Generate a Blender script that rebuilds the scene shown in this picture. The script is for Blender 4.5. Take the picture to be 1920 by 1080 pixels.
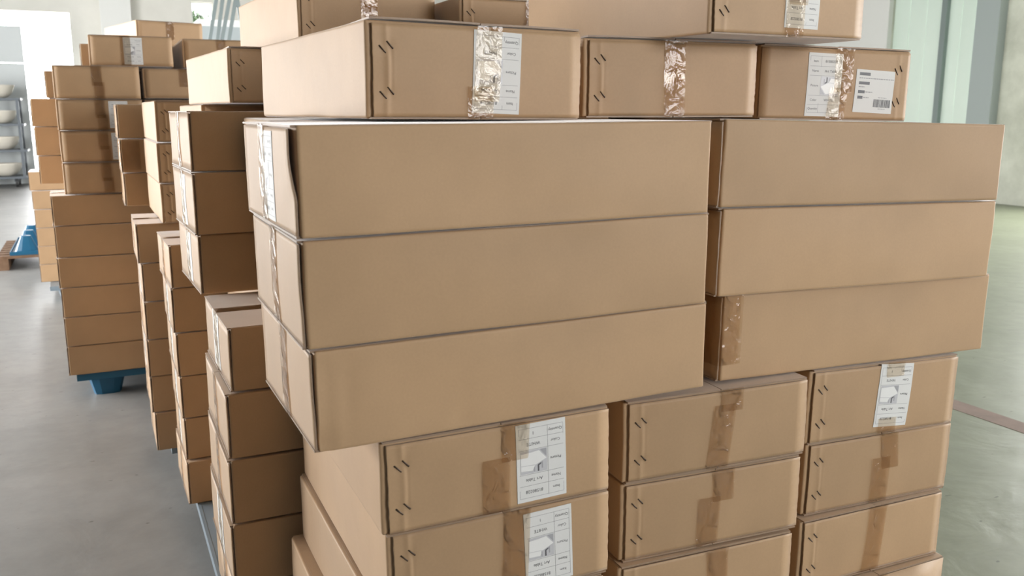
import bpy, math, random
from mathutils import Matrix, Vector, noise

for o in list(bpy.data.objects):
    bpy.data.objects.remove(o)
SC = bpy.context.scene
COL = SC.collection
R = random.Random(7)
PI = math.pi

# ------------------------------------------------------------------ camera
FZ = 1.19                       # height of the near load's lower tier above the floor
cd = bpy.data.cameras.new('camera')
cam = bpy.data.objects.new('camera', cd)
COL.objects.link(cam)
yaw, pitch = 0.4364, 0.1962
fwd = Vector((math.sin(yaw) * math.cos(pitch), math.cos(yaw) * math.cos(pitch), -math.sin(pitch)))
cam.location = (-0.403, -1.4193, 0.5605 + FZ)
cam.rotation_euler = fwd.to_track_quat('-Z', 'Y').to_euler()
cd.sensor_width = 36.0
cd.lens = 1671.0 / 1920 * 36
cd.clip_start, cd.clip_end = 0.05, 300
cd.dof.use_dof = True
cd.dof.focus_distance = 2.2
cd.dof.aperture_fstop = 7.0
SC.camera = cam

# ------------------------------------------------------------------ daylight
wd = bpy.data.worlds.new('daylight')
SC.world = wd
wd.use_nodes = True
bg = wd.node_tree.nodes['Background']
bg.inputs['Color'].default_value = (.98, .98, .98, 1)
bg.inputs['Strength'].default_value = 19.0

def portal(loc, rot, sx, sy):
    """marks a window opening for the renderer's sky sampling; gives no light of its own"""
    l = bpy.data.lights.new('window_portal', 'AREA')
    l.shape = 'RECTANGLE'; l.size = sx; l.size_y = sy
    l.cycles.is_portal = True
    o = bpy.data.objects.new('window_portal', l)
    o.location = loc; o.rotation_euler = rot
    COL.objects.link(o)

vs = SC.view_settings
vs.view_transform = 'Standard'
vs.look = 'None'
vs.gamma = 1.0
vs.exposure = 0.2
vs.use_curve_mapping = False

# ------------------------------------------------------------------ materials
def mat(name, col, rough=.6, spec=.5, metal=0.):
    m = bpy.data.materials.new(name); m.use_nodes = True
    b = m.node_tree.nodes['Principled BSDF']
    b.inputs['Base Color'].default_value = (*col, 1)
    b.inputs['Roughness'].default_value = rough
    b.inputs['Specular IOR Level'].default_value = spec
    b.inputs['Metallic'].default_value = metal
    return m

def N(m, t, **kw):
    n = m.node_tree.nodes.new(t)
    for k, v in kw.items():
        if k in n.inputs: n.inputs[k].default_value = v
        else: setattr(n, k, v)
    return n

def LK(m, a, ao, b, bi):
    m.node_tree.links.new(a.outputs[ao], b.inputs[bi])

def ramp(m, src, so, stops):
    r = N(m, 'ShaderNodeValToRGB')
    e = r.color_ramp.elements
    while len(e) < len(stops): e.new(.5)
    for x, (p, c) in zip(e, stops):
        x.position = p; x.color = (*c, 1)
    LK(m, src, so, r, 'Fac')
    return r

def bsdf(m): return m.node_tree.nodes['Principled BSDF']

def kraft(name, base, spec=.45, rough=.5):
    m = mat(name, base, rough, spec)
    tc = N(m, 'ShaderNodeTexCoord'); oi = N(m, 'ShaderNodeObjectInfo')
    n1 = N(m, 'ShaderNodeTexNoise', Scale=5.0, Detail=3.0)
    LK(m, tc, 'Object', n1, 'Vector')
    lo = tuple(c * .93 for c in base); hi = tuple(min(1, c * 1.06) for c in base)
    r = ramp(m, n1, 'Fac', [(.3, lo), (.7, hi)])
    hs = N(m, 'ShaderNodeHueSaturation')
    mr = N(m, 'ShaderNodeMapRange'); mr.inputs['To Min'].default_value = .93; mr.inputs['To Max'].default_value = 1.06
    LK(m, oi, 'Random', mr, 'Value'); LK(m, mr, 'Result', hs, 'Value'); LK(m, r, 'Color', hs, 'Color')
    n2 = N(m, 'ShaderNodeTexNoise', Scale=220.0, Detail=2.0)
    LK(m, tc, 'Object', n2, 'Vector')
    mx = N(m, 'ShaderNodeMixRGB', blend_type='MULTIPLY'); mx.inputs['Fac'].default_value = .10
    LK(m, hs, 'Color', mx, 'Color1'); LK(m, n2, 'Fac', mx, 'Color2')
    LK(m, mx, 'Color', bsdf(m), 'Base Color')
    bsdf(m).inputs['Sheen Weight'].default_value = .48; bsdf(m).inputs['Sheen Roughness'].default_value = .32
    # faint washboard of the flutes and broad dents
    wv = N(m, 'ShaderNodeTexWave', Scale=18.0, Distortion=.6, bands_direction='Z'); LK(m, tc, 'Object', wv, 'Vector')
    n3 = N(m, 'ShaderNodeTexNoise', Scale=9.0, Detail=2.0); LK(m, tc, 'Object', n3, 'Vector')
    ad = N(m, 'ShaderNodeMath', operation='MULTIPLY_ADD'); ad.inputs[1].default_value = .02
    LK(m, wv, 'Fac', ad, 0); LK(m, n3, 'Fac', ad, 2)
    bp = N(m, 'ShaderNodeBump', Strength=.10, Distance=.01)
    LK(m, ad, 'Value', bp, 'Height'); LK(m, bp, 'Normal', bsdf(m), 'Normal')
    return m

KR = kraft('cardboard', (.46, .302, .172), .25, .52)
KE = kraft('cardboard_cut_edge', (.30, .205, .135))
PAPER = mat('label_paper', (.70, .70, .685), .6, .15)
INK = mat('label_ink', (.10, .10, .11), .5)
INKG = mat('label_grey_ink', (.30, .30, .31), .5)
PICG = mat('picture_grey', (.52, .52, .54), .4)
PICD = mat('picture_dark_grey', (.36, .36, .38), .4)
PICW = mat('picture_white', (.76, .76, .75), .4)
STEEL = mat('staple_wire', (.07, .045, .03), .4, .5, .3)

def tape_material():
    m = bpy.data.materials.new('packing_tape'); m.use_nodes = True
    nt = m.node_tree; nt.nodes.clear()
    out = nt.nodes.new('ShaderNodeOutputMaterial')
    tr = nt.nodes.new('ShaderNodeBsdfTransparent'); tr.inputs['Color'].default_value = (.89, .83, .75, 1)
    gl = nt.nodes.new('ShaderNodeBsdfGlossy'); gl.inputs['Roughness'].default_value = .13
    gl.inputs['Color'].default_value = (1, 1, 1, 1)
    fr = nt.nodes.new('ShaderNodeFresnel'); fr.inputs['IOR'].default_value = 1.38
    mx = nt.nodes.new('ShaderNodeMixShader')
    tc = nt.nodes.new('ShaderNodeTexCoord')
    n1 = nt.nodes.new('ShaderNodeTexNoise'); n1.inputs['Scale'].default_value = 26; n1.inputs['Detail'].default_value = 3
    n1.inputs['Distortion'].default_value = 1.2
    nt.links.new(tc.outputs['Object'], n1.inputs['Vector'])
    bp = nt.nodes.new('ShaderNodeBump'); bp.inputs['Strength'].default_value = .55; bp.inputs['Distance'].default_value = .010
    nt.links.new(n1.outputs['Fac'], bp.inputs['Height'])
    nt.links.new(bp.outputs['Normal'], gl.inputs['Normal']); nt.links.new(bp.outputs['Normal'], fr.inputs['Normal'])
    nt.links.new(fr.outputs['Fac'], mx.inputs['Fac'])
    nt.links.new(tr.outputs[0], mx.inputs[1]); nt.links.new(gl.outputs[0], mx.inputs[2])
    nt.links.new(mx.outputs[0], out.inputs['Surface'])
    return m
TAPE = tape_material()

# ------------------------------------------------------------------ mesh helpers
class MB:
    """collects polygons for ONE mesh object"""
    def __init__(s): s.v = []; s.f = []; s.mi = []
    def add(s, v, f, mi=0):
        b = len(s.v); s.v += [tuple(p) for p in v]
        s.f += [tuple(i + b for i in q) for q in f]; s.mi += [mi] * len(f)
        return s
    def box(s, x0, x1, y0, y1, z0, z1, mi=0, M=None):
        v = [Vector(p) for p in ((x0,y0,z0),(x1,y0,z0),(x1,y1,z0),(x0,y1,z0),(x0,y0,z1),(x1,y0,z1),(x1,y1,z1),(x0,y1,z1))]
        if M is not None: v = [M @ p for p in v]
        return s.add(v, [(0,3,2,1),(4,5,6,7),(0,1,5,4),(1,2,6,5),(2,3,7,6),(3,0,4,7)], mi)
    def bar(s, a, b, w, d=None, mi=0):
        a, b = Vector(a), Vector(b); d = d or w
        q = (b - a).to_track_quat('Z', 'Y'); n = (b - a).length
        return s.box(-w/2, w/2, -d/2, d/2, 0, n, mi, Matrix.Translation(a) @ q.to_matrix().to_4x4())
    def tube(s, a, b, r0, r1=None, n=12, mi=0, cap=True):
        a, b = Vector(a), Vector(b); r1 = r0 if r1 is None else r1
        q = (b - a).to_track_quat('Z', 'Y')
        v = [a + q @ Vector((r0*math.cos(2*PI*i/n), r0*math.sin(2*PI*i/n), 0)) for i in range(n)]
        v += [b + q @ Vector((r1*math.cos(2*PI*i/n), r1*math.sin(2*PI*i/n), 0)) for i in range(n)]
        f = [(i, (i+1) % n, n+(i+1) % n, n+i) for i in range(n)]
        if cap: f += [tuple(range(n-1, -1, -1)), tuple(range(n, 2*n))]
        return s.add(v, f, mi)
    def lathe(s, prof, n=20, o=(0,0,0), sx=1, sy=1, mi=0):
        v = []
        for r, z in prof:
            for i in range(n):
                v.append((o[0]+sx*r*math.cos(2*PI*i/n), o[1]+sy*r*math.sin(2*PI*i/n), o[2]+z))
        f = []
        for k in range(len(prof)-1):
            for i in range(n):
                j = (i+1) % n
                f.append((k*n+i, k*n+j, (k+1)*n+j, (k+1)*n+i))
        return s.add(v, f, mi)
    def mesh(s, name, mats, smooth=False):
        me = bpy.data.meshes.new(name)
        me.from_pydata(s.v, [], s.f)
        for m in (mats if isinstance(mats, (list, tuple)) else [mats]): me.materials.append(m)
        if any(s.mi): me.polygons.foreach_set('material_index', s.mi)
        if smooth: me.polygons.foreach_set('use_smooth', [True] * len(s.f))
        me.update()
        return me
    def build(s, name, mats, parent=None, smooth=False):
        return link(name, s.mesh(name, mats, smooth), parent)

def link(name, me, parent=None):
    o = bpy.data.objects.new(name, me); COL.objects.link(o)
    if parent is not None: o.parent = parent
    return o

def tag(o, label, cat, group=None):
    o['label'] = label; o['category'] = cat
    if group: o['group'] = group
    return o

def struct(o, label=None):
    o['kind'] = 'structure'
    if label: o['label'] = label
    return o

def thing(name, label, cat, M=None, group=None):
    o = bpy.data.objects.new(name, None); COL.objects.link(o); o.empty_display_size = .1
    if M is not None: o.matrix_world = M
    return tag(o, label, cat, group)

def rounded_grid(hx, hy, z0, z1, r, nx, ny, nz):
    """closed box surface with rounded edges: list of (vertex, outward) and faces"""
    hz = (z1 - z0) / 2; zc = (z0 + z1) / 2
    def axis(h, n):
        a = [-h, -h + r * .3, -h + r, -h + r + .0025]
        k = [(-h + r) + (2*h - 2*r) * i / n for i in range(1, n)]
        return a + k + [h - r - .0025, h - r, h - r * .3, h]
    X, Y, Z = axis(hx, nx), axis(hy, ny), axis(hz, nz)
    V, F, idx = [], [], {}
    def vid(i, j, k):
        key = (i, j, k)
        if key not in idx:
            q = Vector((X[i], Y[j], Z[k]))
            c = Vector((max(-hx+r, min(hx-r, q.x)), max(-hy+r, min(hy-r, q.y)), max(-hz+r, min(hz-r, q.z))))
            d = q - c
            p = c + (d.normalized() * r if d.length > 1e-9 else d)
            p.z += zc
            idx[key] = len(V); V.append(p)
        return idx[key]
    a, b, c = len(X) - 1, len(Y) - 1, len(Z) - 1
    for i in range(a):
        for j in range(b):
            F.append((vid(i,j,0), vid(i,j+1,0), vid(i+1,j+1,0), vid(i+1,j,0)))
            F.append((vid(i,j,c), vid(i+1,j,c), vid(i+1,j+1,c), vid(i,j+1,c)))
    for i in range(a):
        for k in range(c):
            F.append((vid(i,0,k), vid(i+1,0,k), vid(i+1,0,k+1), vid(i,0,k+1)))
            F.append((vid(i,b,k), vid(i,b,k+1), vid(i+1,b,k+1), vid(i+1,b,k)))
    for j in range(b):
        for k in range(c):
            F.append((vid(0,j,k), vid(0,j,k+1), vid(0,j+1,k+1), vid(0,j+1,k)))
            F.append((vid(a,j,k), vid(a,j+1,k), vid(a,j+1,k+1), vid(a,j,k+1)))
    return V, F

# ------------------------------------------------------------------ label print
_txt = {}
def text_mesh(s):
    if s in _txt: return _txt[s]
    cu = bpy.data.curves.new('t', 'FONT'); cu.body = s; cu.size = 1.0; cu.resolution_u = 2
    cu.align_x = 'CENTER'; cu.align_y = 'CENTER'
    ob = bpy.data.objects.new('t', cu); COL.objects.link(ob)
    me = ob.to_mesh()
    r = ([(v.co.x, v.co.y) for v in me.vertices], [tuple(p.vertices) for p in me.polygons])
    ob.to_mesh_clear(); bpy.data.objects.remove(ob); bpy.data.curves.remove(cu)
    _txt[s] = r
    return r

def p_text(mb, s, x, y, size, mi=0, left=False):
    v, f = text_mesh(s)
    if left:
        x0 = min(p[0] for p in v); x = x - x0 * size
    mb.add([(x + a * size, y + b * size, 0) for a, b in v], f, mi)
def p_rect(mb, x0, x1, y0, y1, mi=0, nx=1, ny=1):
    mb.add([(x0,y0,0),(x1,y0,0),(x1,y1,0),(x0,y1,0)], [(0,1,2,3)], mi)
def p_poly(mb, pts, mi=0):
    mb.add([(a, b, 0) for a, b in pts], [tuple(range(len(pts)))], mi)

LW, LH = .104, .156
def item_label_print():
    """item label: table of five rows, u to the right, v up, centre at 0"""
    mb = MB()
    x0, x1, xm = -.0465, .0465, -.0135
    ys = [.070, .0455, .0225, -.0265, -.0490, -.0690]
    t = .0007
    for y in ys: p_rect(mb, x0, x1, y - t/2, y + t/2, 1)
    for x in (x0, xm, x1): p_rect(mb, x - t/2, x + t/2, ys[-1], ys[0], 1)
    rows = [('Item', '81580228'), ('Name', 'Art Table'), ('Picture', None), ('Color', 'WHITE'), ('Quantity', '1')]
    for i, (a, b) in enumerate(rows):
        yc = (ys[i] + ys[i+1]) / 2
        p_text(mb, a, (x0 + xm) / 2, yc, .0082, 0)
        if b: p_text(mb, b, (xm + x1) / 2, yc, .0092, 0)
    pic = MB()
    a0, a1, b0, b1 = xm + .002, x1 - .002, ys[3] + .0015, ys[2] - .0015
    w, h = a1 - a0, b1 - b0
    P = lambda u, v: (a0 + u * w, b0 + v * h)
    p_poly(pic, [P(0,0), P(1,0), P(1,1), P(0,1)], 0)
    return mb, pic, P
_LAB = item_label_print()

def shipping_print():
    mb = MB()
    for x0, x1, y in ((-.052,-.018,.043),(-.052,-.018,.020),(-.052,-.031,-.002),(-.052,-.036,-.016)):
        p_rect(mb, x0, x1, y - .0037, y + .0037, 0)
    rr = random.Random(3)
    def words(x0, x1, y, h):          # print too small to read in the photograph
        x = x0
        while x < x1:
            w = rr.uniform(.003, .009); p_rect(mb, x, min(x + w, x1), y - h/2, y + h/2, 1); x += w + .0014
    words(-.052, .060, .0325, .0022); words(-.052, -.032, .0105, .0022)
    words(-.029, -.006, -.002, .0022); words(-.034, -.016, -.016, .0022)
    words(.014, .042, -.0145, .0014); words(.017, .040, -.043, .0014)
    x = .001
    while x < .055:
        w = rr.choice((.0008, .0012, .002)); p_rect(mb, x, x + w, -.039, -.019, 0); x += w + rr.choice((.0008, .0011, .0017))
    return mb
_SHIP = shipping_print()

# ------------------------------------------------------------------ cartons
W, L, H = .464, .80, .18

def staple_mesh():
    mb = MB(); n = .0085
    mb.tube((-n, 0, 0), (n, 0, 0), .0015, n=6)
    for s in (-1, 1): mb.tube((s*n, -.0004, 0), (s*n*1.03, .004, 0), .0019, .0012, n=6)
    return mb.mesh('staple', STEEL, True)
STAPLE = staple_mesh()

def base_matrix(kind, x, y, z, yw, roll, d):
    M = Matrix.Translation((x, y, z + FZ)) @ Matrix.Rotation(yw, 4, 'Z') @ Matrix.Rotation(roll, 4, 'Y')
    M = M @ Matrix.Translation((0, d / 2, 0))
    if kind == 'side': M = M @ Matrix.Rotation(-PI / 2, 4, 'Z')
    return M

def carton(kind, x, y, z, yw=0., roll=0., h=.177, label='', group=None, near=True, panel=True, joint=-1,
           staples=False, tapes=((.0, .45, 0, .0), (.0, .5, 1, .0)), labels=(), top_tape=False, ln=L, wd=W,
           lift=0., curl=0., dents=(), side_tape=None, seed=None, far_tape=True, bulge=1.):
    """x, y, z: middle of the edge facing the camera, at the carton's underside.
       own frame: length along Y with the taped end at -Y, width along X, underside at 0"""
    d = ln if kind == 'end' else wd
    rr = random.Random(seed if seed is not None else R.random())
    root = thing('carton', label, 'carton', base_matrix(kind, x, y, z, yw, roll, d), group)
    hx, hy = wd / 2, ln / 2
    zt = h - .0008; zb = .0020
    # ---- body
    ny = 40 if dents else (16 if near else 6)
    V, F = rounded_grid(hx - .001, hy - .004, zb - .001, zt, .0045, 8 if near else 4, ny, 10 if dents else (5 if near else 2))
    ph = [rr.uniform(0, 6.28) for _ in range(6)]
    am = [rr.uniform(.0006, .0028) * bulge for _ in range(4)]
    out = []
    for p in V:
        u, v, w = p.x / hx, p.y / hy, (p.z - h/2) / (h/2)
        q = p.copy()
        sx = 1 if p.x > 0 else -1
        q.x += sx * abs(u)**3 * (am[0 if sx > 0 else 1] * max(0, 1 - v*v) * max(0, 1 - .7*w*w)
               + .0009 * math.sin(5*v + ph[0]) * math.cos(2.5*w + ph[1]))
        q.y += .0008 * math.sin(4*u + ph[2]) * math.cos(3*w + ph[3]) * abs(v)**3
        q.z += -.0012 * (1 - u*u) * (1 - v*v) * (1 if w > 0 else 0) * bulge
        q.z += .0006 * math.sin(6*v + ph[4]) * math.sin(3*u + ph[5])
        for dy, dz, sy, sz, a in dents:
            if u > .9: q.x += a * math.exp(-((p.y-dy)/sy)**2 - ((p.z-dz)/sz)**2)
        out.append(q)
    MB().add(out, F).build('body', KR, root, True)
    # ---- flaps: two long ones meeting on the centre line, above and below
    def flap(name, s, top):
        mb = MB(); nyf = 20 if near else 4; nxf = 4 if near else 1
        T = .0034
        a, b = .0008, hx - .0075
        r2 = random.Random(rr.random()); p1 = r2.uniform(0, 6.28); o0 = r2.uniform(-.001, .0025) ; o1 = r2.uniform(-.001, .002)
        rows = []
        for j in range(nyf + 1):
            t = j / nyf; yy = -hy - .002 - o0 + (ln + .002 + o0 + o1) * t
            row = []
            for i in range(nxf + 1):
                xx = s * (a + (b - a) * i / nxf)
                zz = 0.
                if top:
                    e = max(0, 1 - t * 6)
                    zz = lift * e * (.35 + .65 * math.sin(PI * (i / nxf * .5 + .25))) * (1 if s == (1 if joint > 0 else -1) else .8) \
                         + .0005 * math.sin(9 * t + p1)
                row.append((xx, yy, zz))
            rows.append(row)
        z0 = (zt - .0031) if top else 0.0006
        nn = nxf + 1
        v = [(p[0], p[1], z0 + p[2] + T) for r_ in rows for p in r_] + [(p[0], p[1], z0 + p[2]) for r_ in rows for p in r_]
        k = nn * (nyf + 1); f = []
        for j in range(nyf):
            for i in range(nxf):
                q = (j*nn+i, j*nn+i+1, (j+1)*nn+i+1, (j+1)*nn+i)
                if s < 0: q = q[::-1]
                f.append(q); f.append(tuple(k + c for c in q[::-1]))
        def side(ids):
            for c, e in zip(ids, ids[1:]): f.append((c, e, k+e, k+c))
        side([i for i in range(nn)]); side([nyf*nn+i for i in range(nn)][::-1])
        side([j*nn for j in range(nyf+1)][::-1]); side([j*nn+nxf for j in range(nyf+1)])
        mi = [0] * (2*nyf*nxf) + [1] * (len(f) - 2*nyf*nxf)
        mb.v = v; mb.f = f; mb.mi = mi
        mb.build(name, [KR, KE], root)
    for s in (-1, 1):
        flap('top_flap', s, True)
        if near: flap('bottom_flap', s, False)
    # ---- the stitched end panel
    xj = joint * (hx - .040)
    zs = (.73 * h, .27 * h)
    e1, e2 = rr.uniform(.4, 1.2), rr.uniform(0, 6.28)
    def disp(xx, zz):
        u, v = xx / hx, (zz - h/2) / (h/2)
        a = .0016 * bulge * max(0, 1-u*u) * max(0, 1-v*v) + .0005 * math.sin(7*u + e2) * math.cos(3*v)
        if staples:
            mid = math.exp(-(max(0, abs(zz - h*.5) - .12*h) / (.10*h))**2)
            bow = .004 * math.cos((zz/h - .5) * 4)
            a += e1 * .0016 * math.exp(-((xx - xj - joint*-.001 + joint*bow) / .0075)**2) * mid
            a -= e1 * .0012 * math.exp(-((xx - xj - .009) / .0035)**2) * mid
            for z_ in zs: a -= .0020 * math.exp(-((xx-xj)/.013)**2 - ((zz-z_)/.011)**2)
            a += .0012 * math.exp(-((xx - xj)/.006)**2) * (1 - mid)
        if curl:
            t = (joint*xx - (hx - .075)) / .06
            if t > 0 and zz > .35*h: a += curl * min(1, t)**2 * math.sin(min(1, (zz - .35*h)/(.5*h)) * PI * .62)
        return a
    yF = -hy + .0015
    PT = .0028
    if panel:
        if joint: xe0, xe1 = (-hx + .013, hx - .003) if joint < 0 else (-hx + .003, hx - .005)
        xs = []
        nb = 16 if near else 4
        for i in range(nb + 1): xs.append(xe0 + (xe1 - xe0) * i / nb)
        if staples: xs += [xj + k * .0025 for k in range(-10, 11)]
        if curl: xs += [joint * (hx - .075 + .006*k) for k in range(1, 10)]
        xs = sorted(set(round(q, 5) for q in xs if xe0 <= q <= xe1))
        nz = 22 if (staples or curl) else (8 if near else 2)
        z0, z1 = .0045, h - .0062
        zs_ = [z0 + (z1 - z0) * i / nz for i in range(nz + 1)]
        nn = len(xs); v = []; f = []
        jit = [rr.uniform(-.0008, .0008) for _ in range(nz + 1)]
        for off in (0, PT):
            for i, zz in enumerate(zs_):
                for q, xx in enumerate(xs):
                    ex = xx + (jit[i] if q in (0, nn-1) else 0)
                    v.append((ex, yF - disp(xx, zz) - PT + off, zz))
        k = nn * (nz + 1)
        for i in range(nz):
            for q in range(nn - 1):
                g = (i*nn+q, i*nn+q+1, (i+1)*nn+q+1, (i+1)*nn+q)
                f.append(g); f.append(tuple(k + c for c in g[::-1]))
        nf = len(f)
        def side2(ids):
            for c, e in zip(ids, ids[1:]): f.append((e, c, k+c, k+e))
        side2(list(range(nn))); side2([nz*nn+i for i in range(nn)][::-1])
        side2([i*nn for i in range(nz+1)][::-1]); side2([i*nn+nn-1 for i in range(nz+1)])
        mb = MB(); mb.v = v; mb.f = f; mb.mi = [0]*nf + [1]*(len(f)-nf)
        o = mb.build('end_panel', [KR, KE], root)
        o.data.polygons.foreach_set('use_smooth', [True]*nf + [False]*(len(f)-nf))
    else:
        PT = 0
    surf = lambda xx, zz, e: yF - PT - disp(xx, zz) - e
    # ---- staples
    if staples:
        for z_ in zs:
            for k in (-1, 1):
                s = link('staple', STAPLE, root)
                px_, pz_ = xj + k * .0068, z_ + k * .0045
                s.matrix_local = Matrix.Translation((px_, surf(px_, pz_, .0006), pz_)) @ Matrix.Rotation(.80 if joint < 0 else 1.0, 4, 'Y')
    # ---- labels
    for (lx, lz, rot, kind_) in labels:
        lw, lh = (LW, LH) if kind_ == 'item' else (.124, .108)
        cs, sn = math.cos(rot), math.sin(rot)
        def place(u, v_, e):
            xx = lx + u*cs - v_*sn; zz = lz + u*sn + v_*cs
            return (xx, surf(xx, zz, e), zz)
        mb = MB(); nu, nv = 6, 9; vv = []
        for e in (.0009, .0003):
            for j in range(nv+1):
                for i in range(nu+1): vv.append(place(-lw/2 + lw*i/nu, -lh/2 + lh*j/nv, e))
        k = (nu+1)*(nv+1); ff = []
        for j in range(nv):
            for i in range(nu):
                g = (j*(nu+1)+i, j*(nu+1)+i+1, (j+1)*(nu+1)+i+1, (j+1)*(nu+1)+i)
                ff.append(g); ff.append(tuple(k+c for c in g[::-1]))
        mb.add(vv, ff)
        lo = mb.build('label', PAPER, root)
        lo['label'] = 'white printed paper label with a small picture' if kind_ == 'item' else 'white shipping label with a barcode'
        def printed(src, name, mats, e):
            q = MB(); q.v = [place(a, b, e) for a, b, _ in src.v]; q.f = src.f; q.mi = src.mi
            q.build(name, mats, lo)
        if kind_ == 'item':
            tb, pic, P = _LAB
            printed(tb, 'print', [INK, INKG], .0012)
            pm = MB(); pm.v = list(pic.v); pm.f = list(pic.f); pm.mi = list(pic.mi)
            printed(pm, 'picture', [PICG], .0011)
            pw = MB()
            p_poly(pw, [P(.02,.45), P(.42,.66), P(.98,.62), P(.98,.12), P(.62,.10), P(.30,.06)], 0)
            p_poly(pw, [P(.45,.68), P(.98,.64), P(.98,.86), P(.55,.90)], 0)
            p_poly(pw, [P(.22,.60), P(.36,.68), P(.36,.96), P(.30,.96), P(.30,.72), P(.22,.66)], 2)
            p_poly(pw, [P(.16,.56), P(.21,.59), P(.21,.86), P(.16,.86)], 1)
            p_poly(pw, [P(.46,.70), P(.50,.70), P(.50,.95), P(.46,.95)], 1)
            p_poly(pw, [P(.02,.03), P(.26,.03), P(.02,.38)], 1)
            printed(pw, 'picture_table', [PICW, PICD, INK], .0013)
        else:
            printed(_SHIP, 'print', [INK, INKG], .0012)
    # ---- tape: pieces folded down over the end
    tw = .056
    def strip(pts_fn, n, m, e, name='tape'):
        mb = MB(); vv = []
        for j in range(n+1):
            for i in range(m+1): vv.append(pts_fn(i/m, j/n))
        mb.add(vv, [(j*(m+1)+i, j*(m+1)+i+1, (j+1)*(m+1)+i+1, (j+1)*(m+1)+i) for j in range(n) for i in range(m)])
        mb.build(name, TAPE, root, True)
    for ti, tp in enumerate(tapes):
        off, frac, bottom, sk = tp
        wv = rr.uniform(0, 6); e = .0017 + .0006 * ti
        if not near:
            mb = MB()
            za, zc = (h*(1-frac), h) if not bottom else (0, h*frac)
            mb.add([(off-tw/2, -hy-.004-e, za), (off+tw/2, -hy-.004-e, za), (off+tw/2, -hy-.004-e, zc), (off-tw/2, -hy-.004-e, zc)], [(0,1,2,3)])
            mb.build('tape', TAPE, root); continue
        def fn(u, t, off=off, frac=frac, bottom=bottom, sk=sk, e=e, wv=wv):
            wr = .0007 * math.sin(5*u + wv + 7*t) * math.sin(9*t + wv)
            zz = (h - .001 - frac*h*(1 - t)) if not bottom else (.001 + frac*h*t)
            dz = (h - zz) if not bottom else zz
            xx = off + (u - .5)*tw + sk*dz + (0.002*math.sin(3*u+wv) if t in (0, 1) else 0)
            yy = surf(xx, min(max(zz, .006), h-.007), e) - max(0, wr)
            if not bottom and zz > h - .012: yy -= .0012 + lift*.2
            return (xx, yy, zz)
        strip(fn, 14, 6, e)
    if top_tape:
        def ft(u, t):
            return ((u-.5)*tw, -hy - .0025 + ln*t, zt + .0012 + .0003*math.sin(20*t+4*u))
        strip(ft, 24, 4, 0)
    if side_tape:
        za, zc, wdt = side_tape
        def fs(u, t):
            zz = za + (zc - za)*t + .004*u; s_ = u * (wdt + .05)
            wr = .0022 * abs(math.sin(11*t + 5*u)) * abs(math.sin(9*u + 4*t + 1)) + .0012 * abs(math.sin(37*t + 13*u))
            if s_ < .05: return (hx - .05 + s_ - .004, -hy - .0048 - wr, zz)
            return (hx + .0032 + wr*.5, -hy - .004 + (s_ - .05), zz)
        strip(fs, 40, 24, 0)
    return root

# ------------------------------------------------------------------ the hall
def noise_floor():
    m = mat('floor_paint', (.4, .4, .4), .42, .4)
    g = N(m, 'ShaderNodeNewGeometry')
    sep = N(m, 'ShaderNodeSeparateXYZ'); LK(m, g, 'Position', sep, 'Vector')
    n1 = N(m, 'ShaderNodeTexNoise', Scale=.9, Detail=6.0, Roughness=.6); LK(m, g, 'Position', n1, 'Vector')
    n2 = N(m, 'ShaderNodeTexNoise', Scale=7.0, Detail=5.0, Roughness=.65); LK(m, g, 'Position', n2, 'Vector')
    grey = ramp(m, n1, 'Fac', [(.3, (.22, .218, .21)), (.7, (.30, .297, .285))])
    green = ramp(m, n1, 'Fac', [(.3, (.18, .20, .13)), (.7, (.23, .25, .17))])
    st = N(m, 'ShaderNodeMapRange'); st.inputs['From Min'].default_value = .6; st.inputs['From Max'].default_value = 1.4
    LK(m, sep, 'X', st, 'Value')
    mx = N(m, 'ShaderNodeMixRGB'); LK(m, st, 'Result', mx, 'Fac'); LK(m, grey, 'Color', mx, 'Color1'); LK(m, green, 'Color', mx, 'Color2')
    r2 = ramp(m, n2, 'Fac', [(.25, (.80, .80, .80)), (.6, (1, 1, 1))])
    m2 = N(m, 'ShaderNodeMixRGB', blend_type='MULTIPLY'); m2.inputs['Fac'].default_value = .8
    LK(m, mx, 'Color', m2, 'Color1'); LK(m, r2, 'Color', m2, 'Color2')
    # small dark crumbs and scuffs
    mp = N(m, 'ShaderNodeMapping'); mp.inputs['Scale'].default_value = (14, 34, 1); mp.inputs['Rotation'].default_value = (0, 0, .5)
    LK(m, g, 'Position', mp, 'Vector')
    n4 = N(m, 'ShaderNodeTexNoise', Scale=1.0, Detail=1.0); LK(m, mp, 'Vector', n4, 'Vector')
    r4 = ramp(m, n4, 'Fac', [(.22, (.45, .44, .42)), (.25, (1, 1, 1))])
    m3 = N(m, 'ShaderNodeMixRGB', blend_type='MULTIPLY'); m3.inputs['Fac'].default_value = 1
    LK(m, m2, 'Color', m3, 'Color1'); LK(m, r4, 'Color', m3, 'Color2')
    LK(m, m3, 'Color', bsdf(m), 'Base Color')
    n3 = N(m, 'ShaderNodeTexNoise', Scale=2.6, Detail=5.0, Distortion=1.0); LK(m, g, 'Position', n3, 'Vector')
    bp = N(m, 'ShaderNodeBump', Strength=.2, Distance=.03); LK(m, n3, 'Fac', bp, 'Height'); LK(m, bp, 'Normal', bsdf(m), 'Normal')
    return m

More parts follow.
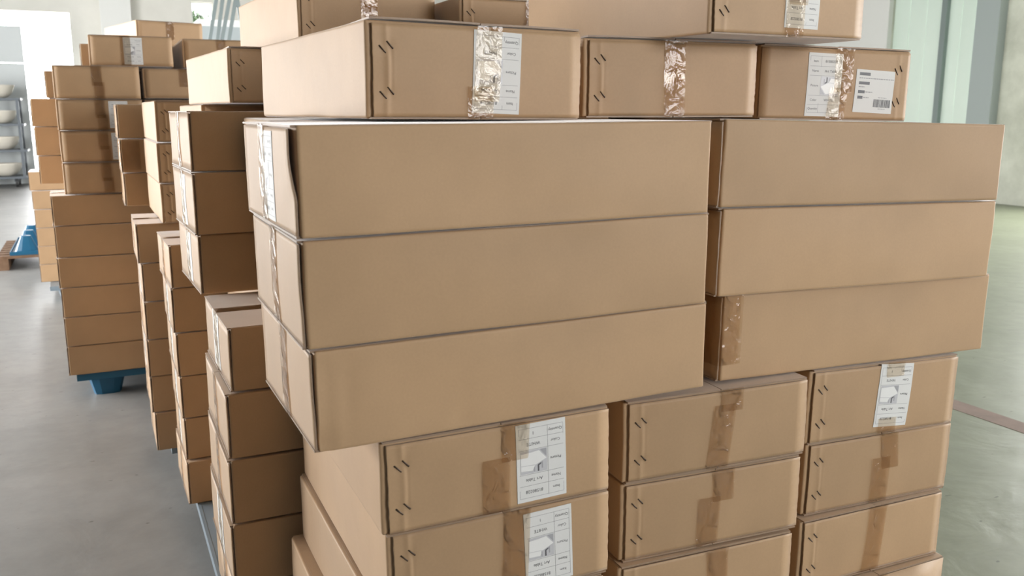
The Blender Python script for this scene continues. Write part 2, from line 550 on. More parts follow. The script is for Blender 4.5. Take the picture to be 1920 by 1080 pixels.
def plaster(name, a, b, sc=.7, rough=.8):
    m = mat(name, a, rough, .2)
    g = N(m, 'ShaderNodeNewGeometry')
    n1 = N(m, 'ShaderNodeTexNoise', Scale=sc, Detail=6.0, Roughness=.65); LK(m, g, 'Position', n1, 'Vector')
    r = ramp(m, n1, 'Fac', [(.3, a), (.7, b)])
    LK(m, r, 'Color', bsdf(m), 'Base Color')
    return m
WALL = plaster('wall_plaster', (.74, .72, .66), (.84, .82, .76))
CONC = plaster('wall_concrete', (.42, .43, .36), (.66, .67, .58), 1.1)
CEIL = plaster('ceiling_grey', (.20, .20, .20), (.26, .26, .255))
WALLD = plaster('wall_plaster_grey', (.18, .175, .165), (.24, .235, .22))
FLOORM = noise_floor()

X0, X1, Y0, Y1, ZC = -6.0, 15.3, -7.0, 26.0, 5.6

fl = MB(); fl.box(X0-.3, X1+.3, Y0-.3, Y1+30, -.2, 0); struct(fl.build('floor', FLOORM), 'worn concrete floor, grey on the left and pale green on the right')
ce = MB(); ce.box(X0-.3, X1+.3, Y0-.3, Y1+.3, ZC, ZC+.2); struct(ce.build('ceiling', CEIL))

def wall_with_openings(name, axis, pos, a0, a1, openings, th, material, z1=ZC):
    """axis 'x': wall in the plane x = pos; openings (a, b, z0, z1) along the wall, sorted"""
    mb = MB(); cur = a0
    def bx(a, b, zl, zh):
        if b - a < 1e-4 or zh - zl < 1e-4: return
        if axis == 'x': mb.box(min(pos, pos+th), max(pos, pos+th), a, b, zl, zh)
        else: mb.box(a, b, min(pos, pos+th), max(pos, pos+th), zl, zh)
    for (a, b, zl, zh) in openings:
        bx(cur, a, 0, z1); bx(a, b, 0, zl); bx(a, b, zh, z1); cur = b
    bx(cur, a1, 0, z1)
    return struct(mb.build(name, material))

LEFTW = [(3.3, 7.0, .1, 4.0), (9.4, 13.4, .1, 4.0), (14.4, 18.4, .1, 4.0)]
BACKW = [(-3.2, -.66, 0, 4.32), (2.45, 3.02, 4.10, 4.75)]
FRONTW = [(3.5, 6.8, 1.5, 4.4)]
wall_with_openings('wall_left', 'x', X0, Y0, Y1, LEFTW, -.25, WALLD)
wall_with_openings('wall_back', 'y', Y1, X0-.25, X1+.25, BACKW, .25, WALL)
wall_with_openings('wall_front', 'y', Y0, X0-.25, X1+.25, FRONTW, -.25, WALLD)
RIGHTW = [(-5.0, 1.0, .8, 4.6), (2.5, 8.5, .8, 4.6), (10.55, 13.05, 0, 4.6)]
wall_with_openings('wall_right', 'x', X1, Y0, Y1, RIGHTW, .25, CONC)

for (a, b, zl, zh) in LEFTW: portal((X0-.2, (a+b)/2, (zl+zh)/2), (0, -PI/2, 0), zh-zl, b-a)
for (a, b, zl, zh) in RIGHTW[:2]: portal((X1+.2, (a+b)/2, (zl+zh)/2), (0, PI/2, 0), zh-zl, b-a)
for (a, b, zl, zh) in BACKW[:1]: portal(((a+b)/2, Y1+.2, (zl+zh)/2), (-PI/2, 0, 0), b-a, zh-zl)
for (a, b, zl, zh) in FRONTW: portal(((a+b)/2, Y0-.2, (zl+zh)/2), (PI/2, 0, 0), b-a, zh-zl)

FRAME = mat('window_frame_paint', (.62, .64, .62), .5)
def window(n, axis, pos, a, b, zl, zh, cols, rows):
    r = bpy.data.objects.new('window_%d' % n, None); COL.objects.link(r)
    r.location = (pos, (a+b)/2, zl) if axis == 'x' else ((a+b)/2, pos, zl)
    struct(r)
    def bar(name, u0, u1, w0, w1):
        mb = MB()
        if axis == 'x': mb.box(-.03, .03, u0-(a+b)/2, u1-(a+b)/2, w0-zl, w1-zl)
        else: mb.box(u0-(a+b)/2, u1-(a+b)/2, -.03, .03, w0-zl, w1-zl)
        mb.build(name, FRAME, r)
    t = .035
    bar('window_frame', a, a+t, zl, zh); bar('window_frame', b-t, b, zl, zh)
    bar('window_frame', a+t, b-t, zl, zl+t); bar('window_frame', a+t, b-t, zh-t, zh)
    for i in range(1, cols): u = a + (b-a)*i/cols; bar('mullion', u-t/2, u+t/2, zl+t, zh-t)
    for i in range(1, rows): w = zl + (zh-zl)*i/rows; bar('transom', a+t, b-t, w-t/2, w+t/2)
wn = 1
for q in LEFTW: window(wn, 'x', X0-.12, *q, 4, 2); wn += 1
for q in RIGHTW[:2]: window(wn, 'x', X1+.12, *q, 4, 2); wn += 1
for q in FRONTW: window(wn, 'y', Y0-.12, *q, 4, 2); wn += 1
window(wn, 'y', Y1+.12, *BACKW[1], 1, 1)
GLASS = bpy.data.materials.new('window_glass'); GLASS.use_nodes = True
nt_ = GLASS.node_tree; nt_.nodes.clear()
a_, b_, c_, d_ = (nt_.nodes.new('ShaderNode' + k) for k in ('OutputMaterial', 'MixShader', 'BsdfTransparent', 'BsdfGlossy'))
d_.inputs['Roughness'].default_value = .03; b_.inputs['Fac'].default_value = .06
nt_.links.new(c_.outputs[0], b_.inputs[1]); nt_.links.new(d_.outputs[0], b_.inputs[2]); nt_.links.new(b_.outputs[0], a_.inputs['Surface'])
pn = MB(); q_ = BACKW[1]; pn.box(q_[0]+.035-(q_[0]+q_[1])/2, q_[1]-.035-(q_[0]+q_[1])/2, -.003, .003, .035, q_[3]-q_[2]-.035)
pn.build('pane', GLASS, bpy.data.objects['window_%d' % wn])

# pilasters on the back wall
mb = MB(); mb.box(.10, .86, Y1-.35, Y1, 0, ZC); struct(mb.build('trim_1', mat('pilaster_white', (.80, .80, .77), .8)))
# painted strip on the floor
RED = plaster('worn_red_paint', (.22, .17, .14), (.30, .22, .18), 6)
mb = MB(); mb.box(4.14, 4.30, -3, 9, 0, .0015); struct(mb.build('trim_2', RED), 'worn reddish strip painted on the green floor')

# pale green sheet metal sliding door in the right wall
PALE = plaster('door_pale_green', (.60, .70, .62), (.66, .75, .67), .4, .30)
DKG = mat('door_edge_grey_green', (.16, .20, .19), .4)
dr = bpy.data.objects.new('door_1', None); COL.objects.link(dr); dr.location = (X1, 11.8, 0); struct(dr, 'pale green sheet metal sliding door')
for a, b, xx in ((.0, 1.27, 0), (-1.0, -.06, .05)):
    n = 3
    for k in range(n):
        u0 = a + (b-a)*k/n; u1 = a + (b-a)*(k+1)/n
        p = MB(); p.box(xx+.05, xx+.09, u0+.004, u1-.004, .03, 4.58); p.build('door_panel', PALE, dr)
p = MB(); p.box(0, .12, -.09, .03, .02, 4.6); p.build('door_stile', DKG, dr)
mb = MB(); mb.box(X1-.22, X1, 10.36, 10.86, 0, ZC); struct(mb.build('trim_3', mat('steel_post_grey', (.30, .34, .33), .45)), 'grey steel post beside the door')
mb = MB(); mb.box(X1-.12, X1, 13.05, 15.2, 0, ZC); struct(mb.build('trim_4', mat('wall_sheet_white', (.66, .66, .63), .6)), 'off-white panel beside the pale door')

# ------------------------------------------------------------------ pallets
BLUE = mat('pallet_blue_plastic', (.012, .10, .19), .38, .5)
BLUE_LIT = mat('pallet_blue_plastic_lit', (.20, .25, .29), .30, .5)  # blue plastic paled towards grey: sunlit sheen put into the colour
def plastic_pallet(label, x0, y0, w, d, z=0., material=BLUE, flip=False, hgt=.145, foot_r=(.115, .105, .075)):
    M = Matrix.Translation((x0 + w/2, y0 + d/2, z))
    if flip: M = M @ Matrix.Translation((0, 0, hgt + .001)) @ Matrix.Rotation(PI, 4, 'Y')
    r = thing('plastic_pallet', label, 'pallet', M, 'plastic pallets')
    zt = hgt
    mb = MB(); mb.box(-w/2+.012, w/2-.012, -d/2+.012, d/2-.012, zt-.018, zt); mb.build('deck', material, r)
    for s in (-1, 1):
        mb = MB(); mb.box(s*w/2-.012*(s > 0), s*w/2+.012*(s < 0), -d/2, d/2, zt-.040, zt+.001); mb.build('rim', material, r)
        mb = MB(); mb.box(-w/2+.012, w/2-.012, s*d/2-.012*(s > 0), s*d/2+.012*(s < 0), zt-.040, zt+.001); mb.build('rim', material, r)
    for i in (-1, 0, 1):
        for j in (-1, 0, 1):
            cx, cy = i*(w/2-.165), j*(d/2-.15)
            mb = MB(); v = []
            for a, z_ in ((foot_r[0], zt-.018), (foot_r[1], zt-.040), (foot_r[2], 0)):
                for k in range(16):
                    t = 2*PI*k/16
                    q = (abs(math.cos(t))**4 + abs(math.sin(t))**4) ** -.25
                    v.append((cx + a*1.05*q*math.cos(t), cy + a*.92*q*math.sin(t), z_))
            f = [(c*16+k, (c+1)*16+k, (c+1)*16+(k+1) % 16, c*16+(k+1) % 16) for c in range(2) for k in range(16)]
            f.append(tuple(range(32, 48))[::-1])
            mb.add(v, f).build('foot', material, r, False)
    return r

plastic_pallet('blue plastic pallet coloured as if sunlit under the nearest carton load', -.10, .06, 1.55, 1.22, hgt=.1325, material=BLUE_LIT)
plastic_pallet('blue plastic pallet coloured as if sunlit with its left edge bare, behind the nearest load', -.125, 1.42, 1.35, 1.30, hgt=.147, material=BLUE_LIT)
plastic_pallet('blue plastic pallet coloured as if sunlit under the third load from the camera', -.17, 3.0, 1.35, 1.22, hgt=.15, material=BLUE_LIT)
plastic_pallet('dark blue plastic pallet with one tapered foot showing', -.60, 4.46, 1.3, 1.2, hgt=.163, material=BLUE)
plastic_pallet('plastic pallet under the farthest column of cartons', -.86, 7.75, 1.3, 1.2, hgt=.147, material=BLUE_LIT)

# ------------------------------------------------------------------ the nearest load
place = carton
UP = PI
ST = dict(staples=True)
G1 = 'cartons of the nearest load'
# lower tier, ends to the camera: three columns of six
lowL = [(.241, .006, -.182, -.014, -.014, .177), (.253, .020, -.366, -.012, -.013, .182), (.245, .022, -.540, -.008, -.010, .172)]
lowM = [(.776, .050, -.2035, -.070, -.010, .1795), (.775, .056, -.385, -.062, -.002, .1775), (.762, .048, -.563, -.03, .010, .1735)]
lowR = [(1.273, .060, -.207, -.041, .020, .1795), (1.288, .072, -.390, -.038, .011, .181), (1.272, .060, -.567, -.02, .004, .175)]
namL = ['carton with upside-down label and stepped tape, just under the overhanging long cartons',
        'second labelled carton below the overhang, its white label tilted beside clear tape',
        'third carton down under the overhang, only its pale side showing']
namM = ['middle column carton with slanting brown tape and no label, top of its column',
        'middle column carton with stepped brown tape, second down its column',
        'middle column carton cut by the picture bottom, thin glint on its tape']
namR = ['right column carton with upside-down label, just under the right long cartons',
        'right column carton with bright curled tape end, second in its column',
        'right column carton with one long brown tape strip, third in its column']
ftL = [dict(tapes=((.030, .42, 0, -.05), (-.012, .62, 1, .0)), labels=((.082, .091, UP + .02, 'item'),)),
       dict(tapes=((.028, .98, 0, -.05),), labels=((.094, .088, UP + .03, 'item'),)),
       dict(tapes=((.01, .6, 0, 0),))]
ftM = [dict(tapes=((.030, .28, 0, 0), (-.004, .80, 1, .12))), dict(tapes=((.022, .42, 0, .0), (-.016, .64, 1, .03))),
       dict(tapes=((.02, .8, 0, .03),))]
ftR = [dict(tapes=((.024, .20, 0, 0), (.012, .22, 1, 0)), labels=((.026, .096, UP - .06, 'item'),)),
       dict(tapes=((.022, .52, 0, .1), (.002, .64, 1, 0))), dict(tapes=((.012, .98, 0, -.09),))]
for col_, nam, ft in ((lowL, namL, ftL), (lowM, namM, ftM), (lowR, namR, ftR)):
    for i, (q, n_, f_) in enumerate(zip(col_, nam, ft)):
        place('end', *q, n_, group=G1, ln=.775, lift=.002, **ST, **f_)
    zb = col_[2][2]; step = (zb + 1.055) / 3
    for i in range(3):
        if col_ is lowL and i == 0:
            place('end', .220, .03, zb - step, 0, 0, step - .002, 'carton at bottom edge of picture sticking out left of those above', group=G1, ln=.775)
        else:
            place('end', col_[2][0] + R.uniform(-.01, .01), .04, zb - step*(i+1), 0, 0, step - .002,
                  'carton in the bottom layers of the nearest load, out of the picture', group='cartons below the picture edge', near=False, ln=.775)
# rear of the lower tier, long side to the camera (left one shows)
S2 = [(.274, .882, -.152, .012, .17), (.258, .872, -.331, 0, .176), (.254, .868, -.511, 0, .177), (.249, .868, -.690, 0, .176), (.254, .868, -.869, 0, .176), (.258, .868, -1.050, 0, .178)]
n2 = ['carton with bare taped top, first below the overhang left of the nearest load',
      'carton directly under the bare topped one, left of the nearest load',
      'third carton down in the column left of the nearest load',
      'fourth carton down in the column left of the nearest load, near picture bottom',
      'fifth carton down left of the nearest load, mostly below the picture',
      'lowest carton left of the nearest load, below the picture']
for i, (x, y, z, yw, h) in enumerate(S2):
    place('side', x, y, z, yw, 0, h, n2[i], group=G1, near=i < 4, top_tape=i == 0,
          tapes=((0, .55, 0, .02), (.01, .6, 1, 0)), labels=(((.0, .088, UP, 'item'),) if i in (0, 3) else ()))
# upper tier, long sides to the camera: left three, right three
A = [(.281, -.014, .3625, .008, -.004, .1785), (.286, -.006, .1795, -.006, -.009, .1812), (.298, .0, -.0005, .004, -.012, .1780)]
nA = ['long carton, top of the three left ones, with gaping corner and labelled end',
      'long carton, middle of the three left ones, shiny tape on its end',
      'long creased carton, lowest of the three left ones, its corner overhanging']
fA = [dict(joint=1, curl=.009, labels=((.012, .088, UP, 'item'),), tapes=((-.034, .97, 0, .02),), dents=((.1, .03, .05, .02, -.001),)),
      dict(joint=1, curl=.002, tapes=((0, .98, 0, .02),), dents=((.1, .15, .08, .02, -.001),)),
      dict(joint=1, curl=.0015, tapes=((0, .8, 0, .02), (.003, .5, 1, 0)),
           dents=((-.385, .09, .006, .07, -.004), (-.372, .10, .005, .06, .003), (-.355, .09, .007, .07, -.0025), (-.148, .025, .008, .014, .004), (-.135, .022, .008, .014, -.005),
                  (-.105, .08, .003, .05, -.0025), (-.39, .02, .01, .02, -.006)))]
for q, n_, f_ in zip(A, nA, fA): place('side', *q, n_, group=G1, **f_)
Bq = [(1.131, .016, .3605, -.030, .019, .1775), (1.147, .031, .1725, -.028, .019, .185), (1.185, .058, -.022, -.035, .014, .1925)]
nB = ['long plain carton, top of the three right ones, under the barcode carton',
      'long plain carton, middle of the three right ones',
      'long carton, lowest right, shiny tape around its left corner']
fB = [dict(dents=((.0, .1, .003, .06, -.0012),)), dict(dents=((.05, .02, .06, .01, -.001),)),
      dict(side_tape=(.035, .188, .055), dents=((.2, .05, .004, .03, -.001), (.22, .05, .004, .04, .001), (.18, .04, .004, .03, .0012)))]
for q, n_, f_ in zip(Bq, nB, fB): place('side', *q, n_, group=G1, bulge=1.3, **f_)
# rear of the upper tier, ends to the camera
E1 = [(.305, .50), (.815, .545), (1.30, .552)]
for c_, (x, y) in enumerate(E1):
    for i in range(3):
        if i == 0 and c_ == 0:
            place('end', .165, y, .367, -.09, 0, .174, 'pale carton peeping out between top left carton and long one below', group=G1, near=False)
        else:
            place('end', x, y, .367 - .1735*i - .004*(c_ > 0), 0, 0, .169, 'carton buried inside the nearest load behind the long cartons', group='buried cartons of the nearest load', near=False)
place('side', 1.12, .90, -.20, 0, 0, .176, 'carton buried inside the nearest load behind the long cartons', group='buried cartons of the nearest load', near=False)
for i in range(5):
    place('side', 1.12, .90, -.375 - .1695*i, 0, 0, .166, 'carton buried inside the nearest load behind the long cartons', group='buried cartons of the nearest load', near=False)
# top row
place('end', .290, .215, .5435, .062, .008, .1780, 'top row carton on the left with upside-down label and pale side', group=G1, joint=-1, lift=.006,
      tapes=((.020, .8, 0, -.05), (.0, .35, 1, 0)), labels=((.036, .090, UP - .035, 'item'),), **ST)
place('end', .813, .316, .5455, -.027, 0, .172, 'top row carton in the middle, crinkled clear tape and no label', group=G1, joint=-1, lift=.006,
      tapes=((.0, .55, 0, 0), (.004, .62, 1, -.06)), **ST)
place('end', 1.329, .342, .5360, -.098, .017, .181, 'top row carton on the right with barcode label and item label', group=G1, joint=1, lift=.004,
      tapes=((.018, .6, 0, 0), (-.002, .45, 1, .1)), labels=((-.040, .088, -.01, 'item'), (.118, .075, -.03, 'ship')), **ST)
place('end', 1.042, .202, .7230, .052, -.004, .180, 'highest carton, cut by the picture top, on the top row', group=G1, joint=-1, lift=.003,
      tapes=((.02, .6, 0, 0), (.012, .5, 1, 0)), labels=((.034, .098, UP - .02, 'item'),), **ST)

# ------------------------------------------------------------------ second load
G2 = 'cartons of the second load'
HID = 'carton hidden inside the second load'
S2u = [(.257, 1.352, .386, .038, .174), (.257, 1.348, .200, .038, .184), (.263, 1.372, .016, .034, .182)]
n2u = ['top of three big faced cartons left of the nearest load, taped pale end',
       'middle of three big faced cartons left of the nearest load, faint label on end',
       'lowest of three big faced cartons, just above the bare topped one']
for i, (x, y, z, yw, h) in enumerate(S2u):
    place('side', x, y, z, yw, 0, h, n2u[i], group=G2, tapes=((0, .9, 0, .02), (0, .4, 1, 0)), labels=(((.015, .09, UP, 'item'),) if i else ()))
for i in range(6): place('end', .27, 1.43, -.164 - .1755*i, 0, 0, .174, HID, group='hidden cartons of the second load', near=False, ln=.78)
S3 = [(.240, 2.285, -.1275, .03, .172), (.236, 2.285, -.312, 0, .182), (.241, 2.283, -.4935, 0, .179), (.245, 2.287, -.674, 0, .178), (.249, 2.290, -.854, 0, .178), (.246, 2.270, -1.040, .012, .184)]
o6 = ['top', 'second', 'third', 'fourth', 'fifth', 'lowest']
for i, (x, y, z, yw, h) in enumerate(S3):
    place('side', x, y, z, yw, 0, h, '%s of six cartons in the column rising beside the bare pallet edge' % o6[i], group=G2, top_tape=i == 0,
          tapes=((0, .9, 0, .02), (0, .5, 1, 0)), labels=(((.01, .09, UP, 'item'),) if i in (1, 2, 3, 4) else ()))
place('end', .18, 1.86, .404, 0, 0, .178, 'carton with only its pale top edge showing under the lone stapled carton', group=G2, near=False)
for i in range(2): place('end', .18, 1.86, .226 - .178*i, 0, 0, .175, HID, group='hidden cartons of the second load', near=False, ln=.79)
place('end', .244, 1.640, .5845, .062, 0, .175, 'lone stapled carton atop the second load, bright left side', group=G2, tapes=((.0, .5, 0, 0),), lift=.005, **ST)
place('end', .436, 1.462, .774, .070, 0, .178, 'carton cut by the picture top, tall bright side, behind the top left carton', group=G2, tapes=((0, .6, 0, 0), (0, .8, 1, 0)), **ST)
place('end', .925, 1.330, .742, .005, 0, .176, 'carton behind the top row with a label half hidden by the highest carton', group=G2, labels=((.155, .088, UP, 'item'),), tapes=((.03, .98, 0, 0),), **ST)
place('side', .95, 1.36, .5635, 0, 0, .176, HID, group='hidden cartons of the second load', near=False)
for i in range(3): place('side', 1.10, 1.36, .383 - .18*i, 0, 0, .176, HID, group='hidden cartons of the second load', near=False)
for i in range(6): place('side', 1.10, 1.42, -.158 - .1765*i, 0, 0, .174, HID, group='hidden cartons of the second load', near=False)

# ------------------------------------------------------------------ third load
G3 = 'cartons of the third load'
HID3 = 'carton hidden inside the third load'
o3 = ['top', 'middle', 'lowest']
for i, (x, y, z) in enumerate(((.094, 2.898, .424), (.090, 2.902, .240), (.093, 2.904, .058))):
    place('end', x, y, z, .015, 0, .180, '%s of three cartons with stapled brown ends and pale long sides' % o3[i], group=G3, ln=.78, tapes=((.0, .6, 0, 0),), **ST)
for i, (x, y, z) in enumerate(((.130, 3.80, .4165), (.135, 3.795, .236), (.139, 3.799, .056))):
    place('side', x, y, z, 0, 0, .1775, '%s of three narrow looking cartons left of the stapled ends%s' % (o3[i], ', wrapped in glinting tape' if i == 1 else ''), group=G3,
          side_tape=(.01, .165, .10) if i == 1 else None, tapes=((0, .7, 0, 0),))
for i, (x, y, z) in enumerate(((.149, 2.948, -.126), (.160, 2.951, -.3075), (.159, 2.950, -.4885), (.157, 2.952, -.668), (.158, 2.960, -.848), (.166, 2.955, -1.038))):
    place('side', x, y, z, 0, 0, (.181, .179, .1785, .177, .1775, .1875)[i], '%s of six cartons in the slim column between big far load and pallet edge' % o6[i], group=G3, top_tape=i == 0,
          tapes=((0, .8, 0, 0),), labels=(((.01, .09, UP, 'item'),) if i in (1, 3) else ()))
for i in range(6): place('end', .16, 3.46, -.124 - .1826*i, 0, 0, .178, HID3, group='hidden cartons of the third load', near=False, ln=.78)

for x_ in (.785, 1.265):  # unseen cartons added to stop side light reaching the fourth load
    for i in range(9): place('end', x_, 3.46, .424 - .1826*i, 0, 0, .178, HID3, group='hidden cartons of the third load', near=False, tapes=(), ln=.78)
for i in range(9): place('side', 1.02, 2.96, .424 - .1826*i, 0, 0, .178, HID3, group='hidden cartons of the third load', near=False, tapes=())  # more unseen cartons, added to keep light off the fourth load's fronts
# ------------------------------------------------------------------ fourth load, standing further left
G4 = 'cartons of the fourth load'
HID4 = 'carton hidden inside the fourth load'
S6 = [(-.244, 4.444, -.105, .03), (-.242, 4.437, -.295, 0), (-.243, 4.433, -.477, 0), (-.239, 4.432, -.658, 0), (-.238, 4.431, -.838, 0), (-.238, 4.434, -1.020, 0)]
S6h = [.177, .1875, .1795, .1785, .1775, .1795]
for i, (x, y, z, yw) in enumerate(S6):
    place('side', x, y, z, yw, 0, S6h[i], '%s of six wide cartons stacked over the dark blue pallet foot' % o6[i], group=G4, top_tape=i == 0, tapes=((0, .8, 0, 0),))
o4 = ['top', 'second', 'third', 'lowest']
ex = [' with glints on tape', ', label at right', ', lower label at right', '']
for i, (x, y, z) in enumerate(((-.342, 4.447, .629), (-.339, 4.440, .449), (-.337, 4.439, .265), (-.336, 4.438, .078))):
    place('end', x, y, z, 0, 0, (.1905, .1775, .1815, .1845)[i], '%s of four end-on cartons above the wide far stack%s' % (o4[i], ex[i]), group=G4, tapes=((.0, .6, 0, 0), (.01, .5, 1, 0)),
          labels=(((.098, .09, .0, 'item'),) if i in (1, 2) else ()))
for i in range(4):
    place('end', .140, 4.455, .634 - .184*i, 0, 0, .176, 'end-on carton at right of the far four, partly behind the lone stapled carton' if i == 0 else HID4,
          group=G4 if i == 0 else 'hidden cartons of the fourth load', near=i == 0, tapes=((.0, .6, 0, 0),))
place('end', -.141, 4.519, .8225, -.028, 0, .177, 'labelled carton on top of the far load, square white label in its middle', group=G4, labels=((.01, .088, UP, 'item'),), tapes=((-.03, .98, 0, 0),))
place('end', .387, 4.596, .8215, -.004, 0, .177, 'far top carton with dark left side, right of the labelled one', group=G4, ln=.72, tapes=((0, .4, 0, 0),))
place('end', .64, 4.60, .634, 0, 0, .176, HID4, group='hidden cartons of the fourth load', near=False, tapes=())
for i in range(3): place('end', .64, 4.49, .45 - .184*i, 0, 0, .176, HID4, group='hidden cartons of the fourth load', near=False, tapes=())
for i in range(6): place('side', .60, 4.45, -.105 - .183*i, 0, 0, .177, HID4, group='hidden cartons of the fourth load', near=False, tapes=())
for i, (x, y, z) in enumerate(((-.342, 5.262, .459), (-.335, 5.262, .271), (-.328, 5.262, .085))):
    place('side', x, y, z, 0, 0, (.180, .1855, .1835)[i], '%s of three cartons jutting out at the far left edge of the stacks' % o3[i], group=G4, tapes=((0, .6, 0, 0),))
place('side', -.245, 5.29, .642, 0, 0, .177, 'carton showing as a brown sliver above the far left jutting three', group=G4, near=False)
place('side', -.02, 5.345, .823, 0, 0, .177, 'carton showing as a brown sliver left of the labelled far top carton', group=G4, near=False)
place('end', .172, 5.561, 1.0035, .239, 0, .178, 'topmost carton of the far load, turned slightly, under the white pilaster', group=G4, tapes=((0, .7, 0, 0),))
for i in range(6): place('end', -.30, 4.93, -.105 - .183*i, 0, 0, .177, HID4, group='hidden cartons of the fourth load', near=False, ln=.74, tapes=())
for i in range(6): place('end', .19, 4.93, -.105 - .183*i, 0, 0, .177, HID4, group='hidden cartons of the fourth load', near=False, ln=.74, tapes=())
for i in range(5): place('end', .20, 5.83, .823 - .184*i, 0, 0, .177, HID4, group='hidden cartons of the fourth load', near=False, tapes=())

# ------------------------------------------------------------------ farthest column
o5 = ['top', 'second', 'third', 'fourth', 'fifth', 'lowest']
for i, (x, y, z) in enumerate(((-.560, 8.07, -.172), (-.546, 8.05, -.349), (-.540, 8.04, -.525), (-.539, 8.04, -.70), (-.541, 8.03, -.873), (-.541, 8.03, -1.042))):
    place('side', x, y, z, 0, 0, .172 if i < 5 else .167, '%s of six small cartons beside the wooden pallet, farthest column' % o5[i], group='cartons of the farthest load', tapes=((0, .6, 0, 0),))

# ------------------------------------------------------------------ wooden pallet with an upturned blue pallet
WOOD = plaster('weathered_wood', (.13, .075, .045), (.22, .14, .09), 9)
pr = thing('wooden_pallet', 'weathered wooden pallet carrying an upturned blue plastic pallet', 'pallet', Matrix.Translation((-.86, 10.55, 0)))
for i in range(3):
    xx = -.54 + .54*i
    mb = MB(); mb.box(xx-.05, xx+.05, -.70, .70, 0, .13); mb.build('stringer', WOOD, pr)
for i in range(8):
    yy = -.70 + i*.186
    mb = MB(); mb.box(-.60, .60, yy, yy+.10, .13, .16); mb.build('deck_board', WOOD, pr)
plastic_pallet('upturned blue plastic pallet with three cup feet showing, on the wooden pallet', -1.33, 9.87, 1.1, 1.34, z=.161, material=mat('pallet_bright_blue', (.012, .10, .19), .35), flip=True, hgt=.20, foot_r=(.125, .11, .048))

# ------------------------------------------------------------------ kiln cart with basins, far left
CART = mat('cart_grey_steel', (.10, .115, .13), .5, .5, .1)
CER = mat('glazed_ceramic', (.62, .58, .50), .25)
BLACK = mat('rubber_black', (.03, .03, .03), .6)
ct = thing('kiln_cart', 'grey steel shelf cart on castors loaded with ceramic basins', 'cart', Matrix.Translation((-2.9, 22.9, 0)))
shelves = [(.24, 1.12), (.86, 1.14), (1.46, 1.12), (2.04, 1.10)]
for z_, hw in shelves:
    mb = MB(); mb.box(-hw, hw, -.45, .45, z_-.05, z_); mb.build('shelf', CART, ct)
for s in (-1, 1):
    for t in (-1, 1):
        mb = MB(); mb.box(s*1.02-.03, s*1.02+.03, t*.40-.03, t*.40+.03, .24, 1.99); mb.build('post', CART, ct)
        c_ = MB(); c_.tube((s*.85-.03, t*.36, .10), (s*.85+.03, t*.36, .10), .10, n=20); c_.build('castor', BLACK, ct)
        c_ = MB(); c_.box(s*.85-.05, s*.85+.05, t*.36-.04, t*.36+.04, .12, .19); c_.build('castor_fork', CART, ct)
def basin(x, y, z, label, sc=1.):
    mb = MB(); pr_ = [(.12, 0), (.20, .02), (.30, .12), (.36, .27), (.375, .30), (.355, .30), (.34, .27), (.27, .13), (.10, .05), (0.001, .05)]
    mb.lathe([(r_*sc, z_*sc) for r_, z_ in pr_], 24, sy=.8)
    v0 = len(mb.v)
    o = mb.build('basin', CER, None, True); o.location = (x, y, z)
    return tag(o, label, 'basin', 'ceramic basins on the far cart')
lv = ['bottom', 'second', 'third', 'top']
for i, (z_, hw) in enumerate(shelves):
    for k, dx in enumerate((.62, -.22)):
        basin(-2.9 + dx, 22.85, z_ + .001, 'pale ceramic basin on the %s shelf of the far cart, %s' % (lv[i], 'by its right post' if k == 0 else 'second from the right post'), 1.0)
PANEL = mat('pale_board', (.55, .58, .58), .6)
b_ = thing('kiln_board', 'tall pale grey board standing behind the far basin cart', 'board', Matrix.Translation((-2.55, 23.6, 0)))
for z0_, z1_ in ((0, 2.87), (2.885, 3.74)):
    mb = MB(); mb.box(-.85, .85, -.03, .03, z0_, z1_); mb.build('panel', PANEL, b_)

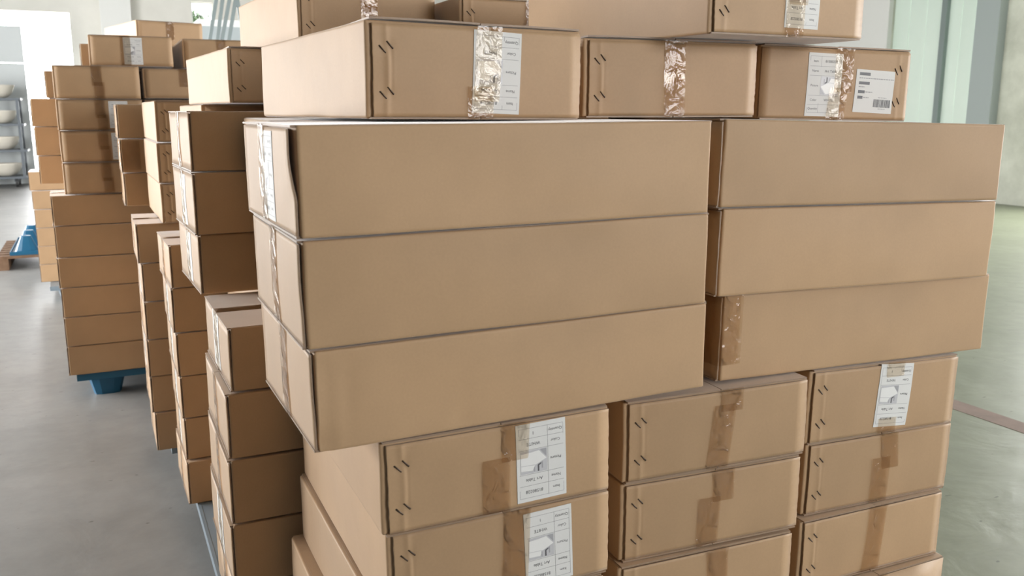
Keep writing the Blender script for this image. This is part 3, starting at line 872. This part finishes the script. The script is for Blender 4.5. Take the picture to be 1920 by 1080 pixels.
# ------------------------------------------------------------------ steel frames leaning in the background
BAR = mat('galvanised_steel', (.20, .24, .24), .45, .5, .2)
fr_ = thing('steel_rack', 'galvanised steel rack of slanting bars behind the far load', 'rack', Matrix.Translation((1.55, 13.0, 0)))
for (xa, za, xb, zb_) in ((1.342, 1.64, 1.46, 2.18), (1.45, 1.645, 1.552, 2.187), (1.519, 1.648, 1.652, 2.19), (1.62, 1.65, 1.74, 2.19), (1.83, 1.60, 1.765, 2.2)):
    dx = (xb - xa) / (zb_ - za)
    lo_ = (xa - dx*(za + FZ) - 1.55, 0, 0.02); hi_ = (xa + dx*(2.9 - za) - 1.55, 0, 2.9 + FZ)
    mb = MB(); mb.bar(lo_, hi_, .055, .05); mb.build('bar', BAR, fr_)
for z_ in (.4, 2.45, 3.9):
    mb = MB(); mb.box(-.75 + z_*.2, .35, .03, .07, z_, z_+.06); mb.build('crossbar', BAR, fr_)
mc = thing('machine_cabinet', 'grey cabinet with white top behind the steel rack', 'cabinet', Matrix.Translation((2.2, 17.0, 0)))
mb = MB(); mb.box(-.6, .9, -.4, .4, 0, 3.30); mb.build('cabinet_body', mat('cabinet_grey', (.36, .40, .41), .5), mc)
mb = MB(); mb.box(-.62, .92, -.42, .42, 3.30, 3.42); mb.build('cabinet_top', mat('cabinet_white', (.75, .75, .73), .5), mc)
LEAF = mat('leaf_green', (.03, .06, .025), .5)
sh = thing('shrub', 'dark green shrub outside the small far window', 'shrub', Matrix.Translation((2.85, 27.6, 0)))
mb = MB(); mb.tube((0, 0, 0), (0, 0, 4.0), .05, .03, 8); mb.build('stem', WOOD, sh)
mb = MB(); rl = random.Random(4)
for i in range(500):
    c_ = Vector((rl.gauss(-.14, .17), rl.gauss(0, .15), rl.gauss(4.42, .13)))
    q = Matrix.Translation(c_) @ Matrix.Rotation(rl.uniform(0, 6.28), 4, 'Z') @ Matrix.Rotation(rl.uniform(-1, 1), 4, 'X')
    s_ = rl.uniform(.05, .10)
    mb.add([q @ Vector(p) for p in ((0, -s_, 0), (s_*.45, 0, .01), (0, s_, 0), (-s_*.45, 0, .01))], [(0, 1, 2, 3)])
fo = mb.build('foliage', LEAF, sh); fo['kind'] = 'stuff'
